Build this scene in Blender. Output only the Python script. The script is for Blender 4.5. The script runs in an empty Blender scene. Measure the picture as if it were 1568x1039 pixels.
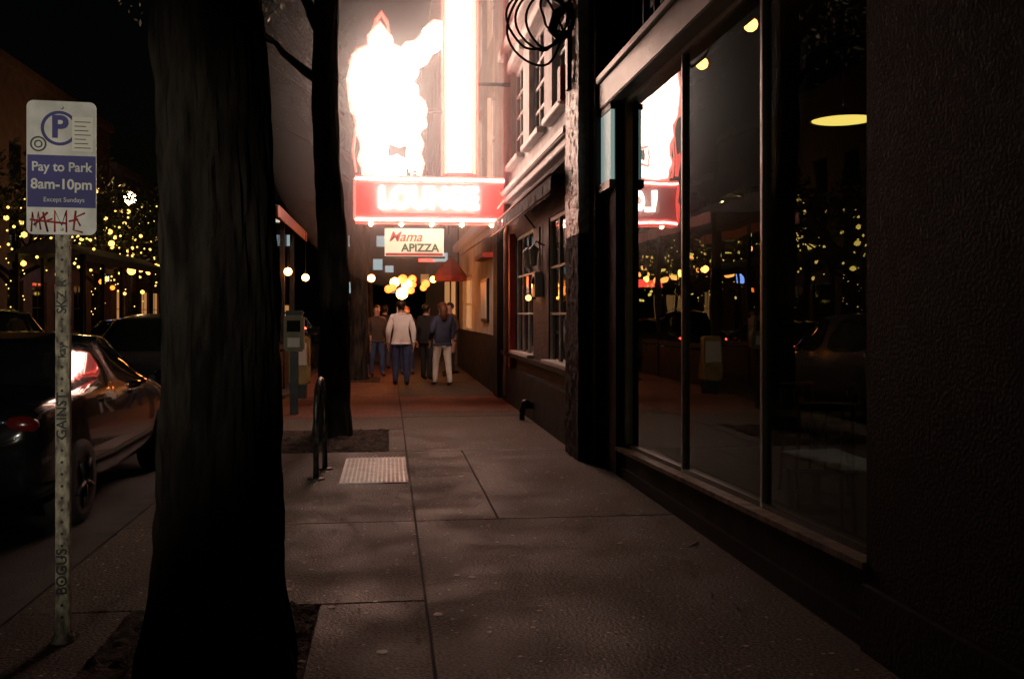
import bpy, bmesh, math, random
from mathutils import Vector, Matrix, noise
random.seed(7)
S=bpy.context.scene
# ------------------------------------------------------------------ materials
def nmat(name,c1,c2=None,scale=5.0,rough=.6,bump=0.0,bscale=40.0,metal=0.0,stretch=(1,1,1),spec=.5,detail=6,coat=0,rvar=0):
    m=bpy.data.materials.new(name);m.use_nodes=True
    nt=m.node_tree;N=nt.nodes;L=nt.links;b=N['Principled BSDF']
    if c2 is None:c2=tuple(x*.6 for x in c1)
    mp=N.new('ShaderNodeMapping');mp.inputs['Scale'].default_value=stretch
    geo=N.new('ShaderNodeNewGeometry');L.new(geo.outputs['Position'],mp.inputs['Vector'])
    n=N.new('ShaderNodeTexNoise');n.inputs['Scale'].default_value=scale;n.inputs['Detail'].default_value=detail
    L.new(mp.outputs[0],n.inputs['Vector'])
    r=N.new('ShaderNodeValToRGB');r.color_ramp.elements[0].position=.35;r.color_ramp.elements[1].position=.68
    r.color_ramp.elements[0].color=(*c2,1);r.color_ramp.elements[1].color=(*c1,1)
    L.new(n.outputs['Fac'],r.inputs[0]);L.new(r.outputs[0],b.inputs['Base Color'])
    b.inputs['Roughness'].default_value=rough;b.inputs['Metallic'].default_value=metal
    b.inputs['Specular IOR Level'].default_value=spec;b.inputs['Coat Weight'].default_value=coat
    if rvar:
        mr=N.new('ShaderNodeMapRange');mr.inputs[1].default_value=.3;mr.inputs[2].default_value=.7
        mr.inputs[3].default_value=rough-rvar;mr.inputs[4].default_value=rough+rvar
        L.new(n.outputs['Fac'],mr.inputs[0]);L.new(mr.outputs[0],b.inputs['Roughness'])
    if bump:
        n2=N.new('ShaderNodeTexNoise');n2.inputs['Scale'].default_value=bscale;n2.inputs['Detail'].default_value=4
        L.new(mp.outputs[0],n2.inputs['Vector'])
        bp=N.new('ShaderNodeBump');bp.inputs['Strength'].default_value=bump;bp.inputs['Distance'].default_value=.02
        L.new(n2.outputs['Fac'],bp.inputs['Height']);L.new(bp.outputs[0],b.inputs['Normal'])
    return m
def emat(name,c,s,base=(.5,.5,.5),sample=True):
    m=bpy.data.materials.new(name);m.use_nodes=True;b=m.node_tree.nodes['Principled BSDF']
    b.inputs['Base Color'].default_value=(*base,1);b.inputs['Emission Color'].default_value=(*c,1);b.inputs['Emission Strength'].default_value=s
    if not sample:m.cycles.emission_sampling='NONE'
    return m
def glassmat(name,tint=(.5,.55,.55),ior=1.9,rough=.0):
    m=bpy.data.materials.new(name);m.use_nodes=True;nt=m.node_tree;N=nt.nodes;L=nt.links
    N.remove(N['Principled BSDF']);o=N['Material Output']
    t=N.new('ShaderNodeBsdfTransparent');t.inputs[0].default_value=(*tint,1)
    g=N.new('ShaderNodeBsdfGlossy');g.inputs['Roughness'].default_value=rough;g.inputs[0].default_value=(.85,.97,.97,1)
    geo=N.new('ShaderNodeNewGeometry');n=N.new('ShaderNodeTexNoise');n.inputs['Scale'].default_value=1.2
    L.new(geo.outputs['Position'],n.inputs['Vector'])
    bp=N.new('ShaderNodeBump');bp.inputs['Strength'].default_value=.05;bp.inputs['Distance'].default_value=.05
    L.new(n.outputs['Fac'],bp.inputs['Height']);L.new(bp.outputs[0],g.inputs['Normal'])
    f=N.new('ShaderNodeFresnel');f.inputs[0].default_value=ior
    x=N.new('ShaderNodeMixShader');L.new(f.outputs[0],x.inputs[0]);L.new(t.outputs[0],x.inputs[1]);L.new(g.outputs[0],x.inputs[2]);L.new(x.outputs[0],o.inputs[0])
    return m
# ------------------------------------------------------------------ mesh builder
class MB:
    def __init__(s,name,parent=None,smooth=False):
        s.name=name;s.parent=parent;s.V=[];s.F=[];s.MI=[];s.mats=[];s.smooth=smooth;s.SM=[]
    def mi(s,m):
        if m not in s.mats:s.mats.append(m)
        return s.mats.index(m)
    def face(s,pts,m,sm=False):
        b=len(s.V);s.V+= [tuple(p) for p in pts];s.F.append(tuple(range(b,b+len(pts))));s.MI.append(s.mi(m));s.SM.append(sm)
    def box(s,x0,x1,y0,y1,z0,z1,m,bev=0.0,R=None):
        bm=bmesh.new();bmesh.ops.create_cube(bm,size=1)
        for v in bm.verts:v.co=Vector(((x0+x1)/2+v.co.x*(x1-x0),(y0+y1)/2+v.co.y*(y1-y0),(z0+z1)/2+v.co.z*(z1-z0)))
        if bev:bmesh.ops.bevel(bm,geom=bm.edges[:]+bm.verts[:],offset=bev,segments=2,affect='EDGES')
        s.bm(bm,m,R)
    def bm(s,bm,m,R=None,sm=False):
        b=len(s.V);bm.verts.index_update()
        for v in bm.verts:s.V.append(tuple(R@v.co if R else v.co))
        k=s.mi(m)
        for f in bm.faces:s.F.append(tuple(b+v.index for v in f.verts));s.MI.append(k);s.SM.append(sm)
        bm.free()
    def tube(s,pts,rad,m,n=8,cap=True,R=None):
        pts=[Vector(p) for p in pts]
        if not hasattr(rad,'__len__'):rad=[rad]*len(pts)
        b=len(s.V);k=s.mi(m);up=None
        for i,p in enumerate(pts):
            d=(pts[min(i+1,len(pts)-1)]-pts[max(i-1,0)]).normalized()
            if up is None:up=Vector((0,0,1)) if abs(d.z)<.9 else Vector((1,0,0))
            a=d.cross(up).normalized();c=a.cross(d).normalized();up=c
            for j in range(n):
                t=2*math.pi*j/n;q=p+(a*math.cos(t)+c*math.sin(t))*rad[i]
                s.V.append(tuple(R@q if R else q))
        for i in range(len(pts)-1):
            for j in range(n):
                s.F.append((b+i*n+j,b+i*n+(j+1)%n,b+(i+1)*n+(j+1)%n,b+(i+1)*n+j));s.MI.append(k);s.SM.append(True)
        if cap:
            s.F.append(tuple(b+j for j in range(n))[::-1]);s.MI.append(k);s.SM.append(False)
            s.F.append(tuple(b+(len(pts)-1)*n+j for j in range(n)));s.MI.append(k);s.SM.append(False)
    def ball(s,c,r,m,sub=2,sc=(1,1,1),R=None):
        bm=bmesh.new();bmesh.ops.create_icosphere(bm,subdivisions=sub,radius=r)
        for v in bm.verts:v.co=Vector((v.co.x*sc[0]+c[0],v.co.y*sc[1]+c[1],v.co.z*sc[2]+c[2]))
        s.bm(bm,m,R,True)
    def lathe(s,prof,c,m,n=24,R=None):
        b=len(s.V);k=s.mi(m)
        for r,z in prof:
            for j in range(n):
                t=2*math.pi*j/n;q=Vector((c[0]+r*math.cos(t),c[1]+r*math.sin(t),c[2]+z));s.V.append(tuple(R@q if R else q))
        for i in range(len(prof)-1):
            for j in range(n):
                s.F.append((b+i*n+j,b+i*n+(j+1)%n,b+(i+1)*n+(j+1)%n,b+(i+1)*n+j));s.MI.append(k);s.SM.append(True)
    def done(s):
        me=bpy.data.meshes.new(s.name);me.from_pydata(s.V,[],s.F)
        for m in s.mats:me.materials.append(m)
        me.polygons.foreach_set('material_index',s.MI);me.polygons.foreach_set('use_smooth',s.SM)
        me.update();o=bpy.data.objects.new(s.name,me);S.collection.objects.link(o)
        if s.parent:o.parent=s.parent
        return o
def empty(name,loc=(0,0,0)):
    o=bpy.data.objects.new(name,None);o.location=loc;S.collection.objects.link(o);return o
def text(name,body,size,loc,rot,m,parent,ext=.002,bold=0.0,sx=1.0,shear=0):
    c=bpy.data.curves.new(name,'FONT');c.body=body;c.size=size;c.extrude=ext;c.align_x='CENTER';c.align_y='CENTER';c.offset=bold;c.shear=shear
    o=bpy.data.objects.new(name,c);S.collection.objects.link(o);o.location=loc;o.rotation_euler=rot;o.scale=(sx,1,1)
    c.materials.append(m);o.parent=parent;return o
H=math.pi/2
# ------------------------------------------------------------------ palette
concrete=bpy.data.materials.new('sidewalk_concrete');concrete.use_nodes=True
nt=concrete.node_tree;N=nt.nodes;L=nt.links;b=N['Principled BSDF']
geo=N.new('ShaderNodeNewGeometry')
n1=N.new('ShaderNodeTexNoise');n1.inputs['Scale'].default_value=1.6;n1.inputs['Detail'].default_value=8;L.new(geo.outputs['Position'],n1.inputs['Vector'])
n2=N.new('ShaderNodeTexNoise');n2.inputs['Scale'].default_value=55;n2.inputs['Detail'].default_value=6;L.new(geo.outputs['Position'],n2.inputs['Vector'])
r1=N.new('ShaderNodeValToRGB');r1.color_ramp.elements[0].color=(.045,.035,.026,1);r1.color_ramp.elements[1].color=(.16,.130,.098,1)
r1.color_ramp.elements[0].position=.33;r1.color_ramp.elements[1].position=.7;L.new(n1.outputs['Fac'],r1.inputs[0])
r2=N.new('ShaderNodeValToRGB');r2.color_ramp.elements[0].color=(.3,.3,.3,1);r2.color_ramp.elements[1].color=(1.6,1.6,1.6,1);r2.color_ramp.elements[0].position=.38;r2.color_ramp.elements[1].position=.62;L.new(n2.outputs['Fac'],r2.inputs[0])
mx=N.new('ShaderNodeMix');mx.data_type='RGBA';mx.blend_type='MULTIPLY';mx.inputs[0].default_value=1;L.new(r1.outputs[0],mx.inputs[6]);L.new(r2.outputs[0],mx.inputs[7])
vo=N.new('ShaderNodeTexVoronoi');vo.inputs['Scale'].default_value=18;L.new(geo.outputs['Position'],vo.inputs['Vector'])
lt=N.new('ShaderNodeMath');lt.operation='LESS_THAN';L.new(vo.outputs['Distance'],lt.inputs[0]);lt.inputs[1].default_value=.18
sp=N.new('ShaderNodeSeparateColor');L.new(vo.outputs['Color'],sp.inputs[0])
gt=N.new('ShaderNodeMath');gt.operation='GREATER_THAN';L.new(sp.outputs[0],gt.inputs[0]);gt.inputs[1].default_value=.78
ml=N.new('ShaderNodeMath');ml.operation='MULTIPLY';L.new(lt.outputs[0],ml.inputs[0]);L.new(gt.outputs[0],ml.inputs[1])
mx2=N.new('ShaderNodeMix');mx2.data_type='RGBA';mx2.inputs[7].default_value=(.5,.45,.4,1);L.new(ml.outputs[0],mx2.inputs[0]);L.new(mx.outputs[2],mx2.inputs[6]);L.new(mx2.outputs[2],b.inputs['Base Color'])
mr=N.new('ShaderNodeMapRange');mr.inputs[1].default_value=.3;mr.inputs[2].default_value=.7;mr.inputs[3].default_value=.48;mr.inputs[4].default_value=.82;L.new(n1.outputs['Fac'],mr.inputs[0]);L.new(mr.outputs[0],b.inputs['Roughness'])
b.inputs['Specular IOR Level'].default_value=.38
bp=N.new('ShaderNodeBump');bp.inputs['Strength'].default_value=1.0;bp.inputs['Distance'].default_value=.01;L.new(n2.outputs['Fac'],bp.inputs['Height']);L.new(bp.outputs[0],b.inputs['Normal'])
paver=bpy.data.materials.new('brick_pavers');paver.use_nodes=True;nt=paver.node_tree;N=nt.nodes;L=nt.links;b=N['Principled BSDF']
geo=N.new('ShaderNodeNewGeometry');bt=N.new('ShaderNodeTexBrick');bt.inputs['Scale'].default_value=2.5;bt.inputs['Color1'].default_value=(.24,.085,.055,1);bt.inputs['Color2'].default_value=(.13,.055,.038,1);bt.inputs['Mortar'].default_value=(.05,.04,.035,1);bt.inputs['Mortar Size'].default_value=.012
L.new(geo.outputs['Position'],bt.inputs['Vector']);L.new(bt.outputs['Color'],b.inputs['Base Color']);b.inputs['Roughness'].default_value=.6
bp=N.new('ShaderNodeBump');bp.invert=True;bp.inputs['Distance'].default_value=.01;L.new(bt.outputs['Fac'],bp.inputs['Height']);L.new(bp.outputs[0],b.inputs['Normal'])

asphalt=nmat('asphalt',(.04,.04,.042),(.022,.022,.024),3,.6,.5,120)
kerbm=nmat('kerb_concrete',(.09,.08,.07),None,6,.8,.4,60)
soil=nmat('soil',(.09,.055,.035),(.025,.016,.011),12,.95,1,50)
bark=nmat('bark',(.055,.044,.033),(.010,.008,.007),11,.95,1,26,stretch=(1,1,.22),spec=.2)
leafm=nmat('leaf',(.2,.26,.2),(.1,.14,.1),4,.5)
leafdark=nmat('leaf_night',(.06,.09,.025),(.03,.05,.015),3,.6)
blackpaint=nmat('black_painted_wall',(.015,.014,.013),(.008,.008,.008),4,.65,.3,35,rvar=.1,spec=.25)
blackrough=nmat('black_stone',(.03,.027,.025),(.010,.009,.009),25,.8,.35,60,rvar=.1,spec=.2)
palestone=nmat('rough_painted_stone',(.85,.87,.83),(.4,.41,.4),16,.38,.35,40,spec=.9)
teal=nmat('grey_green_paint',(.5,.6,.57),(.38,.46,.44),3,.34,.12,30,spec=.8)
silver=nmat('aluminium_mullion',(.75,.8,.78),(.6,.64,.62),8,.3,.1,40,metal=.2)
darkmetal=nmat('dark_metal',(.03,.03,.03),(.015,.015,.015),8,.4,.2,60,metal=.5)
panelm=nmat('pale_panel',(.7,.78,.76),(.6,.68,.66),4,.4)
glowpanel=nmat('glowing_pale_panel',(.6,.7,.68),(.5,.58,.56),4,.4)
lb=glowpanel.node_tree.nodes['Principled BSDF'];lb.inputs['Emission Color'].default_value=(.55,.76,.70,1);lb.inputs['Emission Strength'].default_value=.36  # neon light on the pale panel put in as faint emission
sillm=nmat('worn_sill',(.26,.19,.14),(.08,.06,.05),9,.5,.5,50)
glass=glassmat('shop_glass',(.45,.5,.5),1.75)
dglass=nmat('dark_window_glass',(.012,.014,.016),(.008,.009,.01),1,.05,.05,2,spec=.9)
whitepaint=nmat('white_painted_brick',(.68,.68,.67),(.45,.45,.44),3,.5,.5,25)
whitetrim=nmat('white_trim',(.8,.79,.78),(.66,.65,.64),5,.4,.1,40)
brickred=nmat('painted_brick_dark',(.075,.05,.045),(.03,.022,.02),5,.6,.8,20)
creamwall=nmat('cream_plaster',(.7,.66,.56),(.52,.48,.4),2,.8,.3,30)
greyfac=nmat('grey_facade',(.3,.29,.28),(.2,.19,.18),1.5,.8,.3,20)
redpaint=nmat('red_paint',(.5,.04,.03),(.3,.03,.02),5,.45,.1,30)
awncloth=nmat('awning_cloth',(.12,.12,.12),(.06,.06,.06),6,.8,.4,60)
roommat=nmat('dim_room_wall',(.03,.028,.026),(.02,.018,.016),2,.8)
wood=nmat('dark_wood',(.09,.05,.03),(.04,.025,.015),6,.5,.2,30,stretch=(1,1,.2))
neonwhite=emat('neon_white',(1,.72,.6),12,sample=False)
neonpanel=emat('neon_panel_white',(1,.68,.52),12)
neonred=emat('neon_red',(1,.06,.04),4,sample=False)
neonpink=emat('neon_pink',(1,.16,.11),5,sample=False)
bulbwarm=emat('warm_bulb',(1,.36,.07),6,sample=False)
bulborange=emat('orange_bulb',(1,.28,.05),26)
bulbamber=emat('amber_bulb',(1,.15,.015),4.5,sample=False)
bulbfairy=emat('fairy_bulb',(1,.62,.12),2.6,sample=False)
taillight=emat('tail_light',(1,.06,.03),12,sample=False)
headlight=emat('head_light',(.9,1,.95),25)
litwin=emat('lit_window',(1,.45,.14),.4,sample=False)
litwinc=emat('lit_window_cool',(.6,.85,.9),.5,sample=False)
# ------------------------------------------------------------------ ground
g=MB('ground');g.face([(-400,-200,-.16),(400,-200,-.16),(400,800,-.16),(-400,800,-.16)],asphalt);g.done()
g=MB('road');g.face([(-10.9,-60,-.13),(-2.0,-60,-.13),(-2.0,300,-.13),(-10.9,300,-.13)],asphalt)
g.done()
lm=nmat('road_paint',(.5,.48,.42),(.25,.24,.2),6,.7,.3,50)
g=MB('lane_markings')
for i in range(-6,40):g.face([(-6.55,i*6,-.126),(-6.43,i*6,-.126),(-6.43,i*6+2.5,-.126),(-6.55,i*6+2.5,-.126)],lm)
g.face([(-4.35,-20,-.126),(-4.27,-20,-.126),(-4.27,120,-.126),(-4.35,120,-.126)],lm)
g.done()
g=MB('kerb')
for i in range(-8,50):g.box(-2.03,-1.87,i*2.4,i*2.4+2.39,-.15,.0,kerbm,.012)
g.done()
sw=MB('sidewalk')
base=nmat('joint_dirt',(.02,.017,.014),None,20,.9)
sw.box(-1.87,2.6,-15,90,-.15,-.016,base)
gp=.007
def slab(x0,x1,y0,y1,m=None):sw.box(x0+gp,x1-gp,y0+gp,y1-gp,-.1,random.uniform(-.0015,.0015),m or concrete,.004)
cy=[-14.85,-11.15,-7.45,-3.75,-.05,3.65,7.35,11.08,14.8,18.5,22.2,25.9,29.6,33.3,37,44.4,51.8,59.2,74,89]
for a,c in zip(cy[:-1],cy[1:]):
    if abs(a-7.35)<.1: slab(.195,.81,a,c);slab(.81,2.15,a,c)
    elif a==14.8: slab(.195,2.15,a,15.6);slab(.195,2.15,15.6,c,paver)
    elif a==22.2: slab(.195,1.1,a,c);slab(1.1,2.15,a,c)
    else: slab(.195,2.15,a,c)
def leftcol(y0,y1,pit=None,m=None):
    if not pit:slab(-1.865,.195,y0,y1,m);return
    x0,x1,p0,p1=pit
    if p0>y0+.05:slab(-1.865,.195,y0,p0,m)
    if p1<y1-.05:slab(-1.865,.195,p1,y1,m)
    slab(-1.865,x0,p0,p1,m)
    if x1<.15:slab(x1,.195,p0,p1,m)
pits={3.65:(-1.3,-.36,3.66,5.3),11.08:(-1.4,.0,11.1,13.2),22.2:(-1.3,-.2,22.3,24.2),29.6:(-1.3,-.2,30.2,32)}
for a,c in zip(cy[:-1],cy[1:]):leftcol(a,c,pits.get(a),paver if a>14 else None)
sw.done()
def lump(name,x0,x1,y0,y1,z,h,m,nx=40,ny=40):
    o=MB(name);P=[[ (x0+(x1-x0)*i/nx,y0+(y1-y0)*j/ny,z+h*noise.noise(Vector((i*.35+x0*9,j*.35+y0,0)))+h*.6*noise.noise(Vector((i*1.3,j*1.3,3)))) for j in range(ny+1)] for i in range(nx+1)]
    for i in range(nx):
        for j in range(ny):o.face([P[i][j],P[i+1][j],P[i+1][j+1],P[i][j+1]],m)
    o.done()
for k,(x0,x1,y0,y1) in enumerate(pits.values()):lump('tree_pit_soil',x0,x1,y0,y1,.0,.035,soil)
steel=nmat('galvanised_plate',(.85,.85,.82),(.6,.6,.57),10,.4,.3,60,metal=.1)
o=MB('utility_cover');o.box(-.44,.175,9.0,10.55,-.01,.012,steel,.004)
for i in range(15):
    for j in range(36):
        x=-.41+i*.04;y=9.04+j*.0425;o.box(x,x+.024,y,y+.022,.0121,.018,steel)
o.done()
gum=nmat('chewing_gum',(.6,.55,.5),(.36,.34,.3),9,.6)
o=MB('chewing_gum_spots')
for i in range(200):
    x=random.uniform(-.6,2.0);y=2.8+9*random.random()**1.5;r=random.uniform(.006,.026)*(1 if i%4==0 else .6)
    n=9;ph=random.random()*6;o.face([(x+r*random.uniform(.75,1.2)*math.cos(ph+2*math.pi*j/n),y+r*random.uniform(.75,1.2)*math.sin(ph+2*math.pi*j/n),.004) for j in range(n)],gum)
o.done()
o=MB('paper_litter')
for x,y,a,s in [(1.98,6.3,.4,.05),(1.72,5.15,1.2,.035),(1.78,4.9,2.2,.018)]:
    c,d=math.cos(a),math.sin(a)
    o.face([(x-s*c,y-s*d,.004),(x+s*c*.8,y+s*d,.004),(x+s*c-.3*s*d,y+s*d+.4*s*c,.03),(x-s*c-.4*s*d,y-s*d+.4*s*c,.008)],whitetrim)
o.done()
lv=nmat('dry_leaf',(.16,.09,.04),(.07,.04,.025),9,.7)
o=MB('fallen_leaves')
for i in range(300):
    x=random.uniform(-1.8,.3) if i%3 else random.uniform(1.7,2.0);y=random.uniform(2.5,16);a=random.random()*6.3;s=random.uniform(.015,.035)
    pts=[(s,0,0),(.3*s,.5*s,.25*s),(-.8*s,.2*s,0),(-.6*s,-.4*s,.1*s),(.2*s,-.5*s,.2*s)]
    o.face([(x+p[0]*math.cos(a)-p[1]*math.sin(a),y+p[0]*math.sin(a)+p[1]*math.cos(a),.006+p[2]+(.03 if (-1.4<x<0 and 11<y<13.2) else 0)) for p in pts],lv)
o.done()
# ------------------------------------------------------------------ facade helper
def facade(mb,x,y0,y1,z0,z1,ops,m,depth=.14,mr=None,face=-1):
    ys=sorted({y0,y1}|{v for o in ops for v in o[:2]});zs=sorted({z0,z1}|{v for o in ops for v in o[2:]})
    ys=[v for v in ys if y0<=v<=y1];zs=[v for v in zs if z0<=v<=z1]
    for a,b_ in zip(ys[:-1],ys[1:]):
        for c,d in zip(zs[:-1],zs[1:]):
            my,mz=(a+b_)/2,(c+d)/2
            if any(o[0]<my<o[1] and o[2]<mz<o[3] for o in ops):continue
            mb.face([(x,a,c),(x,a,d),(x,b_,d),(x,b_,c)],m)
    X=x-face*depth
    for a,b_,c,d in ops:
        for q in ([(x,a,c),(X,a,c),(X,a,d),(x,a,d)],[(x,b_,c),(x,b_,d),(X,b_,d),(X,b_,c)],[(x,a,c),(x,b_,c),(X,b_,c),(X,a,c)],[(x,a,d),(X,a,d),(X,b_,d),(x,b_,d)]):
            mb.face(q,mr or m)
def window(mb,x,y0,y1,z0,z1,ny,nz,fm,gm,fw=.06,mw=.025,face=-1,room=None):
    X=x-face*.08
    a,b_=min(X,X-face*.05),max(X,X-face*.05)
    mb.box(a,b_,y0,y0+fw,z0,z1,fm);mb.box(a,b_,y1-fw,y1,z0,z1,fm)
    mb.box(a,b_,y0+fw,y1-fw,z0,z0+fw,fm);mb.box(a,b_,y0+fw,y1-fw,z1-fw,z1,fm)
    for i in range(1,ny):
        yy=y0+fw+(y1-y0-2*fw)*i/ny;mb.box(a+.004,b_-.004,yy-mw/2,yy+mw/2,z0+fw,z1-fw,fm)
    for i in range(1,nz):
        zz=z0+fw+(z1-z0-2*fw)*i/nz;mb.box(a+.008,b_-.008,y0+fw,y1-fw,zz-mw/2,zz+mw/2,fm)
    G=X-face*.03
    for i in range(ny):
        for j in range(nz):
            ya=y0+fw+(y1-y0-2*fw)*i/ny;yb=y0+fw+(y1-y0-2*fw)*(i+1)/ny
            za=z0+fw+(z1-z0-2*fw)*j/nz;zb=z0+fw+(z1-z0-2*fw)*(j+1)/nz
            t=random.uniform(-.003,.003);t2=random.uniform(-.003,.003)
            mb.face([(G+t,ya,za),(G-t2,ya,zb),(G-t,yb,zb),(G+t2,yb,za)],gm)
# ------------------------------------------------------------------ near storefront
B=empty('storefront_building')
w=MB('stone_wall',B)
w.box(2.15,2.6,-6,4.28,0,3.54,blackrough);w.box(2.12,2.15,-6,4.28,0,.3,blackpaint)
w.box(2.10,2.149,2.3,2.9,.3,3.53,blackrough,.01)
w.done()
w=MB('stall_riser',B)
def prism(mb,x0,x1,y0,y1,za0,za1,zb0,zb1,m):
    p=[(x0,y0,za0),(x1,y0,za0),(x1,y0,za1),(x0,y0,za1),(x0,y1,zb0),(x1,y1,zb0),(x1,y1,zb1),(x0,y1,zb1)]
    for f in ((0,1,2,3),(4,7,6,5),(0,4,5,1),(3,2,6,7),(0,3,7,4),(1,5,6,2)):mb.face([p[i] for i in f],m)
prism(w,2.2,2.5,4.28,9.25,-.02,.36,-.02,.23,blackpaint)
prism(w,2.17,2.2,4.3,9.23,-.02,.1,-.02,.08,blackrough)
prism(w,2.13,2.32,4.281,9.249,.361,.395,.231,.265,sillm);w.done()
w=MB('window_mullions',B)
zs=lambda y:.395+(y-4.28)*(.265-.395)/4.97
for y,t in ((9.2,.07),(7.38,.035),(5.75,.04),(4.31,.05)):
    w.box(2.22,2.285,y-t/2,y+t/2,zs(y)+.001,3.54,silver,.004)
w.box(2.222,2.282,4.34,9.16,3.50,3.539,silver)
prism(w,2.222,2.282,4.34,9.16,.394,.43,.266,.30,darkmetal);w.done()
w=MB('shop_window_glass',B)
for a,c in ((4.34,5.73),(5.77,7.36),(7.4,9.16)):w.face([(2.25,a,zs(a)+.03),(2.25,a,3.5),(2.25,c,3.5),(2.25,c,zs(c)+.03)],glass)
w.done()
w=MB('lintel_beam',B);w.box(2.08,2.5,-6,9.74,3.541,3.80,teal,.01);w.box(2.05,2.5,-6,9.74,3.801,3.87,teal,.008);w.done()
w=MB('dark_pilaster',B);w.box(2.14,2.6,9.25,9.75,0,3.54,blackpaint);w.box(2.05,2.6,9.76,10.09,0,12,blackpaint,.01)
w.box(2.10,2.14,9.30,9.73,2.80,3.47,glowpanel,.004);w.box(2.09,2.14,9.27,9.74,3.47,3.52,darkmetal);w.box(2.08,2.14,9.27,9.74,2.72,2.80,teal);w.done()
w=MB('rough_stone_pilaster',B)
def rough(mb,x0,x1,y0,y1,z0,z1,m,n=16,nz=360,amp=.016):
    path=[(x1,y0),(x0,y0),(x0,y1),(x1,y1)];pts=[]
    for (ax,ay),(bx,by) in zip(path[:-1],path[1:]):
        for i in range(n):pts.append((ax+(bx-ax)*i/n,ay+(by-ay)*i/n))
    pts.append(path[-1]);cx,cyy=(x0+x1)/2,(y0+y1)/2
    rows=[]
    for k in range(nz+1):
        z=z0+(z1-z0)*k/nz;row=[]
        for (px,py) in pts:
            d=noise.noise(Vector((px*9,py*9,z*9)))+.6*noise.noise(Vector((px*25,py*25,z*25)));dx,dy=px-cx,py-cyy;l=math.hypot(dx,dy)
            row.append((px+dx/l*amp*d,py+dy/l*amp*d,z))
        rows.append(row)
    for k in range(nz):
        mm=m(rows[k][0][2]) if callable(m) else m
        for i in range(len(pts)-1):mb.face([rows[k][i],rows[k][i+1],rows[k+1][i+1],rows[k+1][i]],mm)
rough(w,1.94,2.6,10.1,10.85,0,9,lambda z:palestone if z>2.3+.15*noise.noise(Vector((z*5,0,0))) else blackrough);w.done()
w=MB('upper_facade',B)
ops=[(5.0,9.6,4.0,5.9),(-1,4.2,4.0,5.9),(5.0,9.6,6.9,8.8)]
facade(w,2.2,-6,9.97,3.87,10,ops,blackpaint)
w.done()
w=MB('upper_windows',B)
for a,c,d,e in ops:window(w,2.2,a,c,d,e,int((c-a)/.38),3,darkmetal,dglass,.07,.04)
w.done()
w=MB('roof_and_back',B);w.box(2.7,12,-6,10.85,9.99,10.2,blackpaint);w.face([(12,-6,0),(12,10.8,0),(12,10.8,10),(12,-6,10)],blackpaint);w.face([(2.3,-6,0),(12,-6,0),(12,-6,10),(2.3,-6,10)],blackpaint);w.done()
w=MB('interior_room',B)
w.face([(2.3,3,.0),(8,3,.0),(8,11,.0),(2.3,11,.0)],wood);w.face([(2.5,3,4.35),(8,3,4.35),(8,11,4.35),(2.5,11,4.35)],roommat)
w.face([(8,3,0),(8,11,0),(8,11,4.35),(8,3,4.35)],roommat);w.face([(2.6,3,0),(8,3,0),(8,3,4.35),(2.6,3,4.35)],roommat);w.face([(2.6,11,0),(8,11,0),(8,11,4.35),(2.6,11,4.35)],roommat)
for y in (4.5,6,7.5,9):w.box(7.9,7.96,y,y+.5,.9,2.7,wood)
w.box(6.8,7.4,4,10,0,1.1,wood,.02)
w.done()
pdif=emat('pendant_diffuser',(1,.70,.14),2.4)
def pendant(x,y,z,r):
    e=empty('pendant_lamp',(x,y,z));p=MB('shade_and_cord',e)
    p.lathe([(.02,.12),(.05,.11),(r*.55,.07),(r,.0),(r*.98,-.012)],(0,0,0),darkmetal,32)
    p.tube([(0,0,.1),(0,0,4.35-z)],.006,darkmetal,6)
    p.lathe([(0.001,-.004),(r*.93,-.004)],(0,0,0),pdif,32);p.done()
    return e
pendant(4.0,8.4,3.24,.29);pendant(6.2,10.4,2.9,.2)
cr=MB('ceiling_bulb_string')
cr.tube([(3,3.2,4.12),(3,10.95,4.12)],.012,darkmetal,6)
bw=emat('ceiling_bulb',(1,.34,.07),16)
for y in (8.0,9.3,10.5):
    cr.tube([(3,y,4.12),(3,y,4.0)],.014,darkmetal,6);cr.ball((3,y,3.93),.06,bw)
cr.done()
def chair(x,y,r):
    e=empty('cafe_chair',(x,y,0));e.rotation_euler=(0,0,r);c=MB('chair_frame',e)
    for a in (-.19,.19):
        c.tube([(a,-.2,0),(a*.95,-.18,.45)],.016,wood);c.tube([(a,.22,0),(a*.95,.18,.45),(a*.9,.24,.92)],.016,wood)
    c.box(-.22,.22,-.22,.22,.45,.48,wood,.012);pts=[]
    for k in range(9):
        t=-1+k/4;pts.append((t*.18,.25-.05*(t*t-1)*-1,.9))
    c.tube(pts,.03,wood)
    for k in (-.1,0,.1):c.tube([(k,.19,.47),(k,.27,.88)],.009,wood)
    c.done()
def table(x,y):
    c=MB('cafe_table');c.lathe([(.001,.75),(.38,.75),(.38,.72),(.05,.71),(.035,.6),(.035,.05),(.25,.02),(.25,0)],(x,y,0),wood);c.done()
table(3.3,7.4);table(3.2,5.4);chair(2.95,6.55,2.9);chair(3.6,8.1,.3);chair(3.0,4.6,3.0)
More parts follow.
